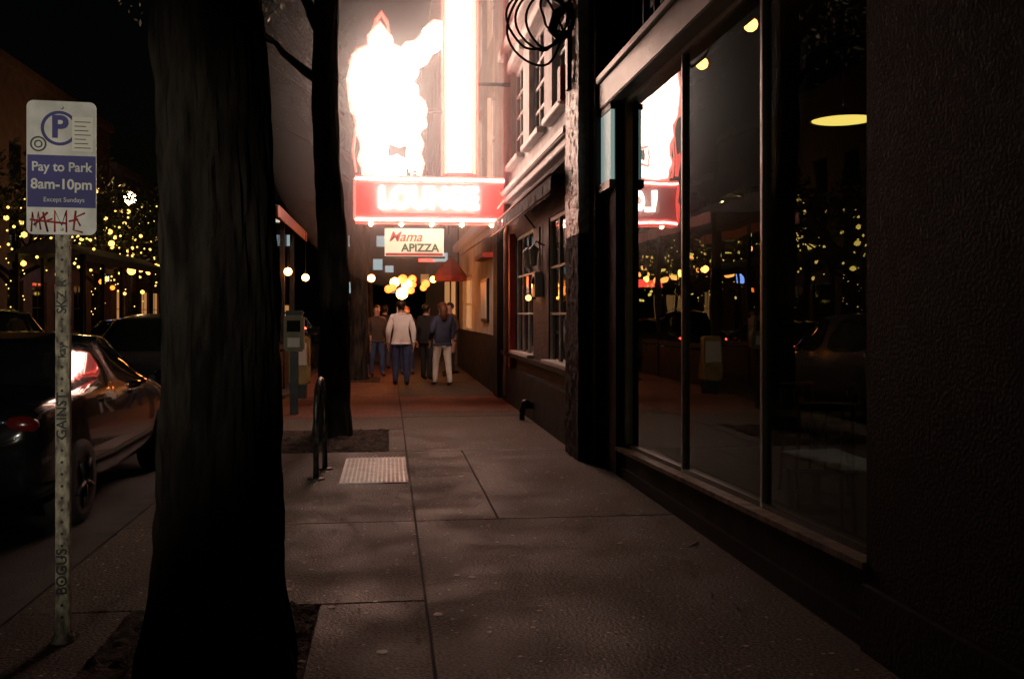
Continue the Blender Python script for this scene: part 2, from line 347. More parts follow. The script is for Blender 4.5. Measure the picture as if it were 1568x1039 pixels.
# ------------------------------------------------------------------ pub building
B=empty('corner_pub_building')
w=MB('street_wall',B)
lo=[(11.0,13.0,.87,2.78),(14.4,16.4,.87,2.78)]
facade(w,2.1,10.86,17.9,0,3.3,lo,brickred,.2)
up=[(11.25,12.75,4.05,5.65),(13.35,14.85,4.05,5.65),(15.5,17.0,4.05,5.65),(11.25,12.75,6.7,8.4),(13.35,14.85,6.7,8.4),(15.5,17.0,6.7,8.4)]
facade(w,2.1,10.86,17.9,3.3,10.5,up,whitepaint,.16)
w.box(2.03,2.1,10.9,17.88,-.01,.62,blackpaint,.01);w.box(2.0,2.11,10.9,17.88,.8,.87,blackpaint,.008)
w.done()
w=MB('lower_windows',B)
for a,c,d,e in lo:
    window(w,2.04,a,c,d,e,3,3,panelm,dglass,.05,.028);w.box(2.0,2.12,a-.06,c+.06,.871,.92,whitetrim,.006)
w.box(2.0,2.11,16.45,16.62,.6,2.85,redpaint,.01);w.done()  # red light on the window frame put in as red paint
w=MB('upper_windows',B)
for a,c,d,e in up:
    window(w,2.1,a,c,d,e,3,4,whitetrim,dglass,.09,.045)
    w.box(1.98,2.11,a-.1,c+.1,d-.09,d-.001,whitetrim,.01);w.box(2.02,2.11,a-.1,c+.1,e+.001,e+.16,whitetrim,.01)
w.done()
w=MB('cornices',B)
w.box(1.92,2.11,10.88,17.9,3.52,3.62,whitetrim,.015);w.box(1.98,2.11,10.88,17.9,3.42,3.519,whitetrim,.01)
w.box(1.96,2.11,10.88,17.9,6.05,6.2,whitetrim,.015);w.box(1.7,2.2,10.86,17.9,10.4,10.75,whitetrim,.02)
w.box(2.2,12,10.86,17.9,10.5,10.6,blackpaint)
w.face([(2.1,17.9,0),(12,17.9,0),(12,17.9,10.5),(2.1,17.9,10.5)],brickred)
w.tube([(2.04,17.3,.1),(2.04,17.3,9.8)],.045,whitetrim)
w.box(1.9,2.1,10.95,11.15,3.9,4.3,redpaint,.01);w.done()
w=MB('rain_awning',B)
y0,y1=11.0,17.6;nn=22;pink=nmat('awning_trim',(.8,.32,.28),(.6,.22,.2),5,.5)
for i in range(nn):
    a=y0+(y1-y0)*i/nn;c=y0+(y1-y0)*(i+1)/nn;sg=.012*(i%2)
    w.face([(2.1,a,3.38),(2.1,c,3.38),(1.80,c,3.08),(1.80,a,3.08)],awncloth)
    k=6
    for j in range(k):
        ya=a+(c-a)*j/k;yb=a+(c-a)*(j+1)/k;da=.20+.035*math.sin(math.pi*j/k);db=.20+.035*math.sin(math.pi*(j+1)/k)
        w.face([(1.80,ya,3.08),(1.80,yb,3.08),(1.795+sg,yb,3.08-db),(1.795+sg,ya,3.08-da)],awncloth)
w.tube([(1.80,y0,3.08),(1.80,y1,3.08)],.016,pink);w.tube([(1.79,y0,2.88),(1.79,y1,2.88)],.008,pink,6)
for y in (y0,14.2,y1):
    w.tube([(2.1,y,2.75),(1.85,y,3.06)],.012,darkmetal,6);
w.face([(2.1,y0,3.38),(1.80,y0,3.08),(2.1,y0,3.08)],awncloth);w.face([(2.1,y1,3.38),(1.80,y1,3.08),(2.1,y1,3.08)],awncloth);w.done()
for y in (13.35,13.95):
    l=MB('wall_lantern');l.tube([(2.1,y,2.45),(1.98,y,2.5),(1.95,y,2.42)],.012,darkmetal,6)
    l.lathe([(.001,.1),(.07,.04),(.07,.02),(.06,.0),(.045,-.16),(.05,-.18),(.001,-.2)],(1.95,y,2.36),panelm,12);l.done()
l=MB('electric_meter_box');l.box(1.99,2.1,13.5,13.75,1.75,2.1,panelm,.01);l.tube([(2.07,13.6,2.1),(2.07,13.6,2.72)],.018,panelm,8);l.ball((1.98,13.62,1.98),.06,darkmetal,2,(.4,1,1));l.done()
l=MB('orange_door_light');l.tube([(2.1,14.2,1.75),(2.03,14.2,1.75)],.02,darkmetal);l.ball((2.0,14.2,1.75),.045,emat('door_light',(1,.35,.1),5,sample=False));l.done()
l=MB('standpipe_valve')
l.tube([(2.03,14.0,.22),(1.9,14.0,.22),(1.88,14.0,.12)],.05,darkmetal,12);l.ball((1.93,14,.24),.075,darkmetal);l.tube([(1.9,14.15,.0),(1.9,14.15,.16)],.04,darkmetal,12);l.done()
c=MB('cable_coil')
c.box(1.88,1.93,10.4,10.5,3.9,5.2,darkmetal)
for k,(r,dx,dz,tl) in enumerate([(.30,0,0,.1),(.25,.05,.06,.4),(.21,.12,.05,-.3),(.27,-.03,.03,.65),(.17,.2,.14,.2)]):
    pts=[]
    for i in range(41):
        t=2*math.pi*i/40;pts.append((1.50+dx+r*math.cos(t)+.03*math.sin(3*t+k),10.0+r*math.sin(t)*math.sin(tl),4.45+dz+r*1.3*math.sin(t)+.03*math.cos(2*t+k)))
    c.tube(pts,.013,darkmetal,8)
c.tube([(1.95,10.45,4.95),(1.8,10.2,4.9),(1.55,10.0,4.8)],.022,darkmetal,8)
pts=[(1.92,10.4,4.6),(1.85,10.2,4.72),(1.72,10.1,4.6),(1.66,10.05,4.42),(1.74,10.0,4.3),(1.82,10.0,4.38)]
c.tube(pts,[.05,.06,.055,.05,.04,.03],darkmetal,10)
c.tube([(1.95,10.45,5.1),(1.6,10.1,5.6),(1.2,9.8,6.4)],.01,darkmetal,6)
c.done()
# ------------------------------------------------------------------ cream cafe + further row
B=empty('cream_cafe_building')
w=MB('street_wall',B)
ops=[(22.4,23.6,0,2.2),(24.6,27.5,1.06,2.5),(19.2,20.6,4.2,6),(21.6,23,4.2,6),(24,25.4,4.2,6),(26.6,28,4.2,6),(19.2,20.6,7,8.7),(21.6,23,7,8.7),(24,25.4,7,8.7),(26.6,28,7,8.7)]
facade(w,2.04,18.6,29,1.05,9.4,[o for o in ops if o[2]>0],creamwall,.15)
w.box(1.99,2.3,18.61,29,0,1.05,blackpaint,.01);w.box(1.97,2.04,18.61,29,1.05,1.1,blackpaint)
w.box(1.95,2.3,17.91,18.6,0,3.2,blackpaint,.01);w.box(1.98,2.3,17.91,18.6,3.2,9.4,greyfac)
w.box(1.7,2.2,17.95,29,9.4,9.7,whitetrim,.02);w.box(1.85,2.03,18.62,29,3.3,3.5,whitetrim,.02);w.box(2.2,12,17.92,29,9.3,9.4,blackpaint);w.done()
w=MB('windows',B)
for a,c,d,e in ops[1:]:window(w,2.04,a,c,d,e,2,2,whitetrim,litwin if d<2 else dglass,.08,.04)
w.box(1.985,2.04,20.2,21.5,1.35,2.25,darkmetal,.008);w.box(1.975,1.985,20.27,21.43,1.42,2.18,panelm)
w.box(1.80,2.03,19.3,21.0,2.62,2.72,redpaint,.01);w.face([(2.03,19,3.1),(2.03,22,3.1),(1.5,22,2.75),(1.5,19,2.75)],redpaint);w.done()
B=empty('corner_row_building')
w=MB('street_wall',B)
ops=[(y,y+1.4,z,z+1.8) for y in (30,33,36,39,42,45,48,51) for z in (4.2,7.2,10.2)]
facade(w,2.0,29.1,54,0,13,ops,greyfac,.15);w.face([(2.0,29.05,9),(12,29.05,9),(12,29.05,13),(2.0,29.05,13)],greyfac)
w.box(1.6,2.2,29.1,54,12.9,13.3,whitetrim,.02);w.done()
w=MB('windows',B)
for i,(a,c,d,e) in enumerate(ops):window(w,2.0,a,c,d,e,2,2,whitetrim,litwin if i%5==2 else dglass,.08,.04)
w.box(1.9,2.0,30,34,.8,2.6,litwin);w.done()
def umbrella(x,y,z,r,m):
    e=empty('patio_umbrella',(x,y,0));u=MB('canopy_and_pole',e);u.tube([(0,0,0),(0,0,z+.5)],.022,wood)
    u.lathe([(.0,0),(.22,0),(.22,.05),(.03,.08)],(0,0,0),darkmetal)
    n=8
    for i in range(n):
        a0=2*math.pi*i/n;a1=2*math.pi*(i+1)/n
        A=(r*math.cos(a0),r*math.sin(a0),z);C=(r*math.cos(a1),r*math.sin(a1),z);T=(0,0,z+.48)
        mA=tuple((A[k]+T[k])/2+(.04 if k==2 else 0) for k in range(3));mC=tuple((C[k]+T[k])/2+(.04 if k==2 else 0) for k in range(3))
        u.face([A,C,mC,mA],m);u.face([mA,mC,T],m);u.face([A,C,(C[0],C[1],z-.14),(A[0],A[1],z-.14)],m)
        u.tube([(0,0,z+.05),A],.006,wood,5)
    u.done()
umbred=nmat('umbrella_canvas',(.3,.04,.03),(.2,.03,.02),5,.7)
umbrella(1.58,25.6,2.5,.42,umbred)
# ------------------------------------------------------------------ NEON SIGN
E=empty('neon_blade_sign');Y=17.2
w=MB('marquee_box',E);w.box(-.58,2.0,Y-.12,Y+.12,3.08,3.86,redpaint,.015)
w.box(1.98,2.1,Y-.05,Y+.05,3.2,3.7,darkmetal);w.done()
w=MB('marquee_neon',E)
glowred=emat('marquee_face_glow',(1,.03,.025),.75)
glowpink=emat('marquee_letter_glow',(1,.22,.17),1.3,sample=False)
for s in (-1,1):
    yy=Y+s*.15
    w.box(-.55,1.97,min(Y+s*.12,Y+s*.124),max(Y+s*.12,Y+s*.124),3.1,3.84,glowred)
    for z in (3.12,3.81):w.tube([(-.56,yy,z),(1.98,yy,z)],.02,neonwhite,8)
    for z in (3.16,3.77,3.085,3.845):w.tube([(-.56,yy,z),(1.98,yy,z)],.018,neonred,8)
    w.tube([(-.57,yy,3.12),(-.57,yy,3.81)],.02,neonred,8)
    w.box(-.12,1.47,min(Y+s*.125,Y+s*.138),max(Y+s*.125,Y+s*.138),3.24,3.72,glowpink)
    d=.17;P=[(1.86,yy,3.5-d),(1.86+d*.8,yy,3.5),(1.86,yy,3.5+d),(1.86-d*.8,yy,3.5),(1.86,yy,3.5-d)];w.tube(P,.014,neonpink,6)
w.done()
w=MB('soffit_fill_bulbs',E);sb=emat('soffit_fill_bulb',(1,.42,.22),75)  # bulbs added under the marquee to brighten the sidewalk below
for k in range(5):w.ball((-.3+k*.52,Y,3.06),.045,sb,1)
w.done()
for s in (-1,1):
    o=text('marquee_letters','LOUNGE',.50,(.68,Y+s*.15,3.48),(H,0,0 if s<0 else math.pi),neonwhite,E,.012,.018,.84)
w=MB('blade_box',E);w.box(.93,1.51,Y-.1,Y+.1,3.88,8.6,redpaint,.015);w.done()
w=MB('blade_face',E)
for s in (-1,1):
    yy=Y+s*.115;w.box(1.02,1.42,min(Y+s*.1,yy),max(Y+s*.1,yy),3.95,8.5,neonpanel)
    for x in (.935,1.505):w.tube([(x,Y+s*.13,3.92),(x,Y+s*.13,8.55)],.024,neonred,8)
    for x in (.98,1.46):w.tube([(x,Y+s*.13,3.92),(x,Y+s*.13,8.55)],.022,neonpink,8)
w.done()
pix0=[(-.56,5.75),(-.45,5.95),(-.3,6.02),(-.2,6.32),(-.12,6.4),(-.04,6.28),(.02,6.08),(.2,6.0),(.42,6.12),(.62,6.38),(.86,6.46),(.88,6.22),(.7,6.02),(.48,5.78),(.36,5.5),(.46,5.25),(.60,5.0),(.6,4.78),(.48,4.62),(.5,4.3),(.52,3.98),(.38,3.98),(.36,4.50),(.0,4.50),(-.02,4.16),(.28,4.14),(.28,3.98),(-.4,3.96),(-.46,4.2),(-.42,4.5),(-.46,4.85),(-.60,5.2)]
pix=[];rr=random.Random(3)
for i in range(len(pix0)):
    a=pix0[i];c=pix0[(i+1)%len(pix0)];pix.append(a);L_=math.hypot(c[0]-a[0],c[1]-a[1])
    if L_>.2:
        o_=rr.choice((.045,-.03,.055));nx_,nz_=(c[1]-a[1])/L_,-(c[0]-a[0])/L_
        pix.append(((a[0]+c[0])/2-nx_*o_,(a[1]+c[1])/2-nz_*o_))
w=MB('neon_figure',E)
for s in (-1,1):
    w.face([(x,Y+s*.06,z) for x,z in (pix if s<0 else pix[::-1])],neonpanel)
    w.tube([(x,Y+s*.09,z) for x,z in pix+[pix[0]]],.035,neonwhite,8)
    w.tube([(.17+(x-.1)*1.085-.07,Y+s*.1,5.2+(z-5.2)*1.05) for x,z in pix+[pix[0]]],.03,neonpink,6)
    w.tube([(.17+(x-.1)*1.15-.07,Y+s*.1,5.2+(z-5.2)*1.08) for x,z in pix0[:15]],.02,neonred,6)
    w.tube([(-.26,Y+s*.08,6.2),(-.22,Y+s*.08,6.52),(-.12,Y+s*.08,6.66),(-.02,Y+s*.08,6.5),(.02,Y+s*.08,6.2)],.022,neonred,6)
    w.tube([(-.58,Y+s*.1,5.5),(-.62,Y+s*.1,5.1),(-.55,Y+s*.1,4.7),(-.6,Y+s*.1,4.3),(-.55,Y+s*.1,3.95)],.02,neonred,6)
for i in range(len(pix)):
    a=pix[i];c=pix[(i+1)%len(pix)];w.face([(a[0],Y-.06,a[1]),(c[0],Y-.06,c[1]),(c[0],Y+.06,c[1]),(a[0],Y+.06,a[1])],redpaint)
w.tube([(.6,Y,6.2),(.95,Y,6.2)],.03,darkmetal);w.tube([(.45,Y,5.0),(.95,Y,5.0)],.03,darkmetal);w.tube([(.45,Y,4.0),(.45,Y,3.85)],.03,darkmetal);w.tube([(-.3,Y,4.0),(-.3,Y,3.85)],.03,darkmetal)
w.tube([(1.5,Y,5.5),(2.12,Y,5.5)],.035,darkmetal);w.tube([(1.5,Y,7.8),(2.12,Y,7.8)],.035,darkmetal)
w.done()
E=empty('pizza_sign');w=MB('board',E)
cream=nmat('cream_sign_face',(.7,.66,.5),(.6,.56,.42),3,.5)
cream.node_tree.nodes['Principled BSDF'].inputs['Emission Color'].default_value=(.78,.88,.66,1);cream.node_tree.nodes['Principled BSDF'].inputs['Emission Strength'].default_value=.5
creamflat=nmat('sticker_cream',(.7,.68,.58),(.6,.56,.48),3,.5)
green=nmat('green_letters',(.02,.12,.05),(.02,.1,.04),5,.5)
scriptred=nmat('script_red',(.6,.06,.03),(.5,.05,.03),5,.5)
w.box(-.07,1.0,18.15,18.25,2.56,3.07,cream,.008);w.box(-.09,1.02,18.14,18.26,2.53,2.56,darkmetal);w.box(-.09,1.02,18.14,18.26,3.07,3.10,darkmetal)
w.tube([(.1,18.2,3.1),(.1,17.3,3.14)],.012,darkmetal,6);w.tube([(.85,18.2,3.1),(.85,17.3,3.14)],.012,darkmetal,6)
w.box(-.05,.98,18.143,18.15,2.575,2.62,redpaint);w.done()
text('green_lettering','APIZZA',.20,(.57,18.14,2.71),(H,0,0),green,E,.003,.006,1.0)
text('red_script','Mama',.25,(.30,18.14,2.91),(H,0,0),scriptred,E,.003,.002,1.0,.35)
# ------------------------------------------------------------------ trees
def limb(mb,p,d,r,ln,depth,leaves,mat_):
    pts=[p];rs=[r];q=Vector(p);dd=Vector(d).normalized();n=6
    for i in range(n):
        dd=(dd+Vector((random.uniform(-1,1),random.uniform(-1,1),random.uniform(-.6,.9)))*.16).normalized()
        q=q+dd*ln/n;pts.append(tuple(q));rs.append(r*(1-.6*(i+1)/n))
    mb.tube(pts,rs,mat_,7 if depth>1 else 4)
    if depth<=0:
        for k in range(5):leaves.append(Vector(random.choice(pts[2:]))+Vector([random.uniform(-.22,.22) for _ in range(3)]))
        return
    for k in range(3 if depth>1 else 4):
        i=random.randint(2,n);nd=(dd+Vector((random.uniform(-1,1),random.uniform(-1,1),random.uniform(-.4,.8)))*.95).normalized()
        limb(mb,pts[i],nd,rs[i]*.68,ln*.68,depth-1,leaves,mat_)
def leafmesh(name,parent,pts,m,s=.05,mult=3,spread=.18):
    o=MB(name,parent)
    for p in pts:
        for k in range(mult):
            c=p+Vector([random.gauss(0,spread) for _ in range(3)]);a=Vector([random.uniform(-1,1) for _ in range(3)]).normalized();b_=a.orthogonal().normalized();ss=s*random.uniform(.6,1.3)
            o.face([c+a*ss,c+b_*ss*.45,c-a*ss,c-b_*ss*.45],m)
    o.done()
def tree(x,y,r,h,name='street_tree',lean=(0,0),fine=False,nlimb=6,depth=3,lm=leafm,ls=.05,mult=3,limlen=2.3,arc=(0,2*math.pi),zf=.72,flare=.35):
    e=empty(name,(x,y,0));t=MB('trunk',e);lv=[]
    n=96 if fine else 28;nz=int(h*(32 if fine else 10));rows=[]
    for k in range(nz+1):
        z=h*k/nz;rr=r*(1+flare*math.exp(-z*3.2))*(1-.3*z/h);row=[]
        ox=lean[0]*z+.04*math.sin(z*1.3+x);oy=lean[1]*z+.03*math.cos(z*1.7)
        for j in range(n):
            a=2*math.pi*j/n
            d=noise.noise(Vector((math.cos(a)*3.5+x,math.sin(a)*3.5,z*1.0)))*.10+abs(noise.noise(Vector((math.cos(a)*10+x,math.sin(a)*10,z*2.2))))*.17
            if fine:d+=.05*noise.noise(Vector((math.cos(a)*22,math.sin(a)*22,z*7)))
            row.append((ox+math.cos(a)*rr*(1+d),oy+math.sin(a)*rr*(1+d),z-.05))
        rows.append(row)
    for k in range(nz):
        for j in range(n):t.face([rows[k][j],rows[k][(j+1)%n],rows[k+1][(j+1)%n],rows[k+1][j]],bark)
    for k in range(nlimb):
        a=arc[0]+(arc[1]-arc[0])*(k+.5)/nlimb+random.uniform(-.2,.2);z=h*random.uniform(zf,.99)
        limb(t,(lean[0]*z,lean[1]*z,z),(math.cos(a),math.sin(a),random.uniform(.5,1.1)),r*.42,limlen,depth,lv,bark)
    t.done();leafmesh('foliage',e,lv,lm,ls,mult);return lv,e
tree(-.68,4.2,.24,5.2,fine=True,lean=(-.022,0),mult=4,zf=.5,nlimb=10)
tree(-.68,12.75,.19,7.2,lean=(-.018,0),mult=3,arc=(math.radians(110),math.radians(262)),zf=.55,nlimb=8,limlen=1.8)
tree(-.7,23.2,.2,7,mult=1,arc=(math.radians(120),math.radians(240)),lm=leafdark,nlimb=4)
tree(-.7,31.0,.2,6.5,mult=1,arc=(math.radians(120),math.radians(240)),lm=leafdark,nlimb=4)
fl=MB('fairy_lights')
for (x,y,h) in ((-12,34,3),(-12.2,44,3.2),(-12,24,3),(-12,56,3.2)):
    lvp,e=tree(x,y,.2,h,lm=leafdark,ls=.12,mult=5,nlimb=6,depth=2,limlen=2.6)
    if y==24:continue
    for p in random.sample(lvp,min(125,len(lvp))):
        q=p+Vector((x,y,0));q.z-=random.uniform(0,2.0)
        fl.ball(q,random.choice((.025,.035,.05,.095)),bulbfairy,1)
    for k in range(26):
        a=k*.9;fl.ball((x+.27*math.cos(a),y+.27*math.sin(a),.3+k*.12),.022,bulbfairy,1)
fl.done()
# ------------------------------------------------------------------ far side of street
g=MB('far_sidewalk');g.box(-16,-11,-15,120,-.15,0,concrete,.01);g.done()
g=MB('far_kerb');g.box(-11.0,-10.88,-15,120,-.15,-.003,kerbm);g.done()
for (y0,y1,h,col,nm) in ((-12,14,11,(.16,.09,.07),'brick_building'),(14.2,34,9,(.2,.18,.15),'stucco_building'),(34.2,60,12,(.15,.08,.06),'brick_building'),(60.3,100,10,(.2,.19,.18),'concrete_building')):
    fm=nmat(nm+'_wall',col,tuple(c*.6 for c in col),2,.85,.6,25)
    B=empty(nm);w=MB('street_wall',B);ops=[];yy=y0+1.2
    while yy<y1-2.2:
        ops.append((yy,yy+1.9,.6,3.0))
        for z in (4.3,7.2,10.0):
            if z+1.7<h-.3:ops.append((yy+.2,yy+1.6,z,z+1.7))
        yy+=3.0
    facade(w,-16,y0,y1,0,h,ops,fm,.15,face=1);w.box(-16.4,-15.7,y0,y1,h-.05,h+.35,fm,.02);w.box(-26,-16.4,y0,y1,h-.4,h-.1,fm)
    w.face([(-16,y0,0),(-26,y0,0),(-26,y0,h),(-16,y0,h)],fm);w.face([(-16,y1,0),(-26,y1,0),(-26,y1,h),(-16,y1,h)],fm);w.done()
    w=MB('windows',B)
    for (a,c,d,e_) in ops:
        rr=random.random();window(w,-16,a,c,d,e_,2,2,darkmetal,(litwin if rr<(.25 if d<1 else .04) else dglass),.07,.04,face=1)
    w.done()
def shelter(x0,x1,y0,y1,zt,roofm,trim,gl=()):
    e=empty('dining_shelter');w=MB('frame_and_roof',e)
    for x in (x0+.08,x1-.08):
        k=0
        while y0+k*2.2<y1:
            yy=min(y0+.08+k*2.2,y1-.08);w.box(x-.05,x+.05,yy-.05,yy+.05,-.13,zt,darkmetal,.005);k+=1
        w.box(x-.03,x+.03,y0+.2,y1-.2,.75,.85,wood);w.box(x-.02,x+.02,y0+.2,y1-.2,-.1,.7,wood)
    xm=(x0+x1)/2
    w.face([(x0-.1,y0-.15,zt),(xm,y0-.15,zt+.45),(xm,y1+.15,zt+.45),(x0-.1,y1+.15,zt)],roofm);w.face([(x1+.1,y0-.15,zt),(x1+.1,y1+.15,zt),(xm,y1+.15,zt+.45),(xm,y0-.15,zt+.45)],roofm)
    for x in (x0-.1,x1+.1):w.box(x-.015,x+.015,y0-.15,y1+.15,zt-.22,zt+.01,trim)
    w.face([(x0-.1,y0-.15,zt),(x1+.1,y0-.15,zt),(xm,y0-.15,zt+.45)],roofm);w.done()
    if gl:
        w=MB('globe_lights',e)
        w.tube([(xm,y0,zt-.1),(xm,y1,zt-.1)],.008,darkmetal,5)
        for p in gl:w.ball(p,.09,bulbamber if x1<-5 else bulborange);w.tube([p,(p[0],p[1],zt-.1)],.005,darkmetal,4)
        w.done()
pinkcl=nmat('pink_canvas',(.75,.4,.38),(.6,.3,.28),4,.8)
shelter(-4.0,-2.25,20.2,26.6,3.65,awncloth,pinkcl,[(-2.35,21,2.5),(-2.2,22.4,2.45),(-2.0,24.6,2.4)])
shelter(-11,-9.0,31,42,3.3,awncloth,awncloth,[(-9.6,35,2.6),(-10.3,39,2.5)])
def streetlamp(x,y,z,col,em=60,r=.13,spot=None):
    e=empty('street_lamp',(x,y,0));w=MB('post_and_lantern',e)
    w.lathe([(.16,0),(.15,.3),(.09,.4),(.07,z-.4),(.05,z-.2),(.12,z-.16),(.13,z-.12)],(0,0,0),darkmetal)
    m=emat('lamp_globe',col,em);w.ball((0,0,z+.02),r,m,3,(1,1,1.15));w.lathe([(.12,z+.15),(.07,z+.22),(.001,z+.27)],(0,0,0),darkmetal);w.done()
    if spot:
        l=bpy.data.lights.new('sign_fill_light','SPOT');l.energy=spot[0];l.color=col;l.shadow_soft_size=.12;l.spot_size=math.radians(spot[1]);l.spot_blend=.8
        o=bpy.data.objects.new('sign_fill_light',l);S.collection.objects.link(o);o.parent=e;o.location=(0,.25,z-.2)
        d=Vector(spot[2])-Vector((x,y+.25,z-.2));o.rotation_euler=d.to_track_quat('-Z','Y').to_euler()
streetlamp(-11.35,45.8,6.6,(1,.6,.25),em=60,r=.26)
streetlamp(-2.35,-4.2,3.7,(1,.9,.74),em=4,spot=(950,21,(-1.76,4.85,1.62)))  # unseen lamp added behind the camera to brighten the parking sign
w=MB('patio_string_lights')
pts=[(-.4,23.5,2.35),(.1,24,2.15),(.45,25,2.25),(.9,26,2.2),(1.2,27,2.45),(.7,28.5,2.35),(.2,30,2.5),(1.4,31,2.6)]
w.tube([(p[0],p[1],p[2]+.12) for p in pts],.006,darkmetal,4)
for i,p in enumerate(pts):w.ball(p,.09 if i!=2 else .14,bulborange if i%2==0 else bulbamber)
w.ball((.33,24.6,2.02),.15,bulborange);w.ball((.6,25.5,2.4),.11,bulbamber);w.ball((.15,24.8,2.3),.12,bulborange);w.ball((.35,24.9,2.38),.12,bulbamber);w.ball((.9,24.3,2.25),.1,bulbamber);w.ball((.0,24.4,2.12),.1,bulbamber);w.ball((.55,24.6,2.1),.09,bulbamber);w.done()
w=MB('festoon_lights');fp=[]
for i in range(16):
    y=40+i*1.5;fp.append((-10.6,y,4.3-.8*math.sin((i%6)/6*math.pi)+random.uniform(-.3,.3)))
for p in fp:w.ball(p,random.uniform(.1,.2),bulbwarm,2)
w.tube([(a,b_,c+.1) for a,b_,c in fp],.008,darkmetal,4);w.done()
B=empty('distant_building');w=MB('block',B);fm=nmat('distant_wall',(.12,.1,.09),None,1,.9)
w.box(-30,20,130,140,0,16,fm)
for i in range(60):
    x=random.uniform(-28,18);z=random.choice((2,5,8,11,14));w.box(x,x+1.2,129.9,129.99,z-.8,z+.6,random.choice((litwin,dglass,litwinc,dglass)))
w.done()
w=MB('distant_shop_signs')
for (x,y,z,sx,sz,m) in ((1.5,34,3.3,.5,.3,litwinc),(1.2,40,3.6,.7,.3,neonred),(-.2,60,4.0,.5,.4,litwinc),(1.6,50,3,.6,.5,litwin),(-13,62,3.2,2,.5,neonred),(-13.5,70,3.5,3,.4,litwin),(-14,50,3.1,.6,1.1,emat('blue_sign',(.25,.4,1),4,sample=False))):
    w.box(x,x+sx,y,y+.1,z,z+sz,m)
w.tube([(1.5,34.05,3.6),(2.1,34.05,3.6)],.02,darkmetal);w.done()
# ------------------------------------------------------------------ cars
def car(x,y,paint,rot=0,tall=0,lights=False,tail=False):
    e=empty('parked_car' if not (lights or tail) else 'moving_car',(x,y,-.13));e.rotation_euler=(0,0,rot)
    st=[(0,.42,.66,.70,.70,.55),(.06,.30,.93,.99,.82,.66),(.30,.24,1.0,1.06,.87,.68),(.72,.22,1.02,1.10,.885,.66),(1.30,.22,1.0,1.43,.9,.57),(1.92,.2,.98,1.50,.905,.60),(2.0,.2,.98,1.50,.905,.60),(2.75,.2,.97,1.46,.9,.58),(3.42,.22,.96,1.05,.895,.70),(3.9,.22,.9,.97,.88,.68),(4.35,.25,.78,.85,.82,.6),(4.55,.35,.62,.66,.7,.5)]
    bm=bmesh.new();rows=[]
    for (s,zb,zl,zt,wb,wr) in st:
        if tall and zt>1.2:zt+=tall
        zl+=tall*.5;zt+=tall*.3
        half=[(wb*.7,zb),(wb*.97,zb+.05),(wb,zb+.28),(wb*.985,(zb+.28+zl)/2+.05),(wb*.96,zl),(wr+.02,zt-.05 if zt-zl>.15 else zt-.01),(wr*.7,zt)]
        row=[bm.verts.new((a,s-2.3,z)) for a,z in half]+[bm.verts.new((-a,s-2.3,z)) for a,z in half[::-1]];rows.append(row)
    n=14
    for i in range(len(rows)-1):
        for j in range(n):
            f=bm.faces.new((rows[i][j],rows[i][(j+1)%n],rows[i+1][(j+1)%n],rows[i+1][j]));f.smooth=True
            k=j if j<7 else 12-j
            side=(k==4 and 3<=i<=7 and i!=5);ws=(k in (5,) or j==6) and i in (3,7)
            f.material_index=1 if (side or ws) else 0
    bm.faces.new(rows[0]);bm.faces.new(rows[-1][::-1])
    cl=bm.edges.layers.float.get('crease_edge') or bm.edges.layers.float.new('crease_edge')
    for ed in bm.edges:
        fs=ed.link_faces
        if len(fs)==2 and fs[0].material_index!=fs[1].material_index:ed[cl]=.75
    bmesh.ops.recalc_face_normals(bm,faces=bm.faces)
    me=bpy.data.meshes.new('body');bm.to_mesh(me);bm.free();me.materials.append(paint);me.materials.append(carglass)
    o=bpy.data.objects.new('body',me);S.collection.objects.link(o);o.parent=e
    md=o.modifiers.new('s','SUBSURF');md.levels=2;md.render_levels=2
    w=MB('wheels_and_trim',e)
    for sx in (-1,1):
        for yy in (-1.45,1.38):
            R=Matrix.Translation((sx*.80,yy,.33))@Matrix.Rotation(H,4,'Y')
            w.lathe([(.0,-.1),(.2,-.1),(.22,-.11),(.32,-.11),(.335,-.07),(.335,.07),(.32,.11),(.22,.11),(.2,.1),(.0,.1)],(0,0,0),tyre,28,R)
            w.lathe([(.001,.112*sx),(.06,.116*sx),(.06,.09*sx)],(0,0,0),rimm,12,R)
            for k in range(5):
                a=2*math.pi*k/5;w.tube([R@Vector((.03*math.cos(a),.03*math.sin(a),.112*sx)),R@Vector((.2*math.cos(a),.2*math.sin(a),.112*sx))],.022,rimm,6)
        w.ball((sx*1.0,.92,1.02+tall*.5),.09,paint,2,(1.1,.7,.75));w.box(min(sx*.86,sx*.97),max(sx*.86,sx*.97),.9,.95,.98+tall*.5,1.02+tall*.5,tyre)
        w.box(sx*.9-.006,sx*.9+.006,.1,.28,.9,.93,rimm);w.box(sx*.9-.006,sx*.9+.006,-.85,-.67,.9,.93,rimm)
        w.ball((sx*.62,2.08,.70),.14,headlight if lights else panelm,2,(1,.6,.5))
        w.ball((sx*.68,-2.2,.85),.13,taillight if tail else redlens,2,(1.1,.5,.6))
    w.box(-.26,.26,-2.32,-2.29,.6,.72,panelm);w.box(-.45,.45,2.2,2.27,.42,.58,tyre,.02)
    w.done();return e
redlens=nmat('red_lens',(.15,.01,.01),(.1,.008,.008),5,.2)
tyre=nmat('tyre_rubber',(.02,.02,.02),(.012,.012,.012),8,.8,.3,60)
rimm=nmat('wheel_rim',(.06,.06,.06),(.03,.03,.03),8,.5,.1,60,metal=.5)
carglass=nmat('car_glass',(.015,.02,.02),(.01,.012,.012),1,.03,0,2,spec=1)
pb=nmat('black_car_paint',(.008,.008,.009),(.006,.006,.007),3,.16,0,2,coat=.8)
pr=nmat('dark_red_car_paint',(.12,.015,.012),(.1,.012,.01),3,.2,0,2,coat=1)
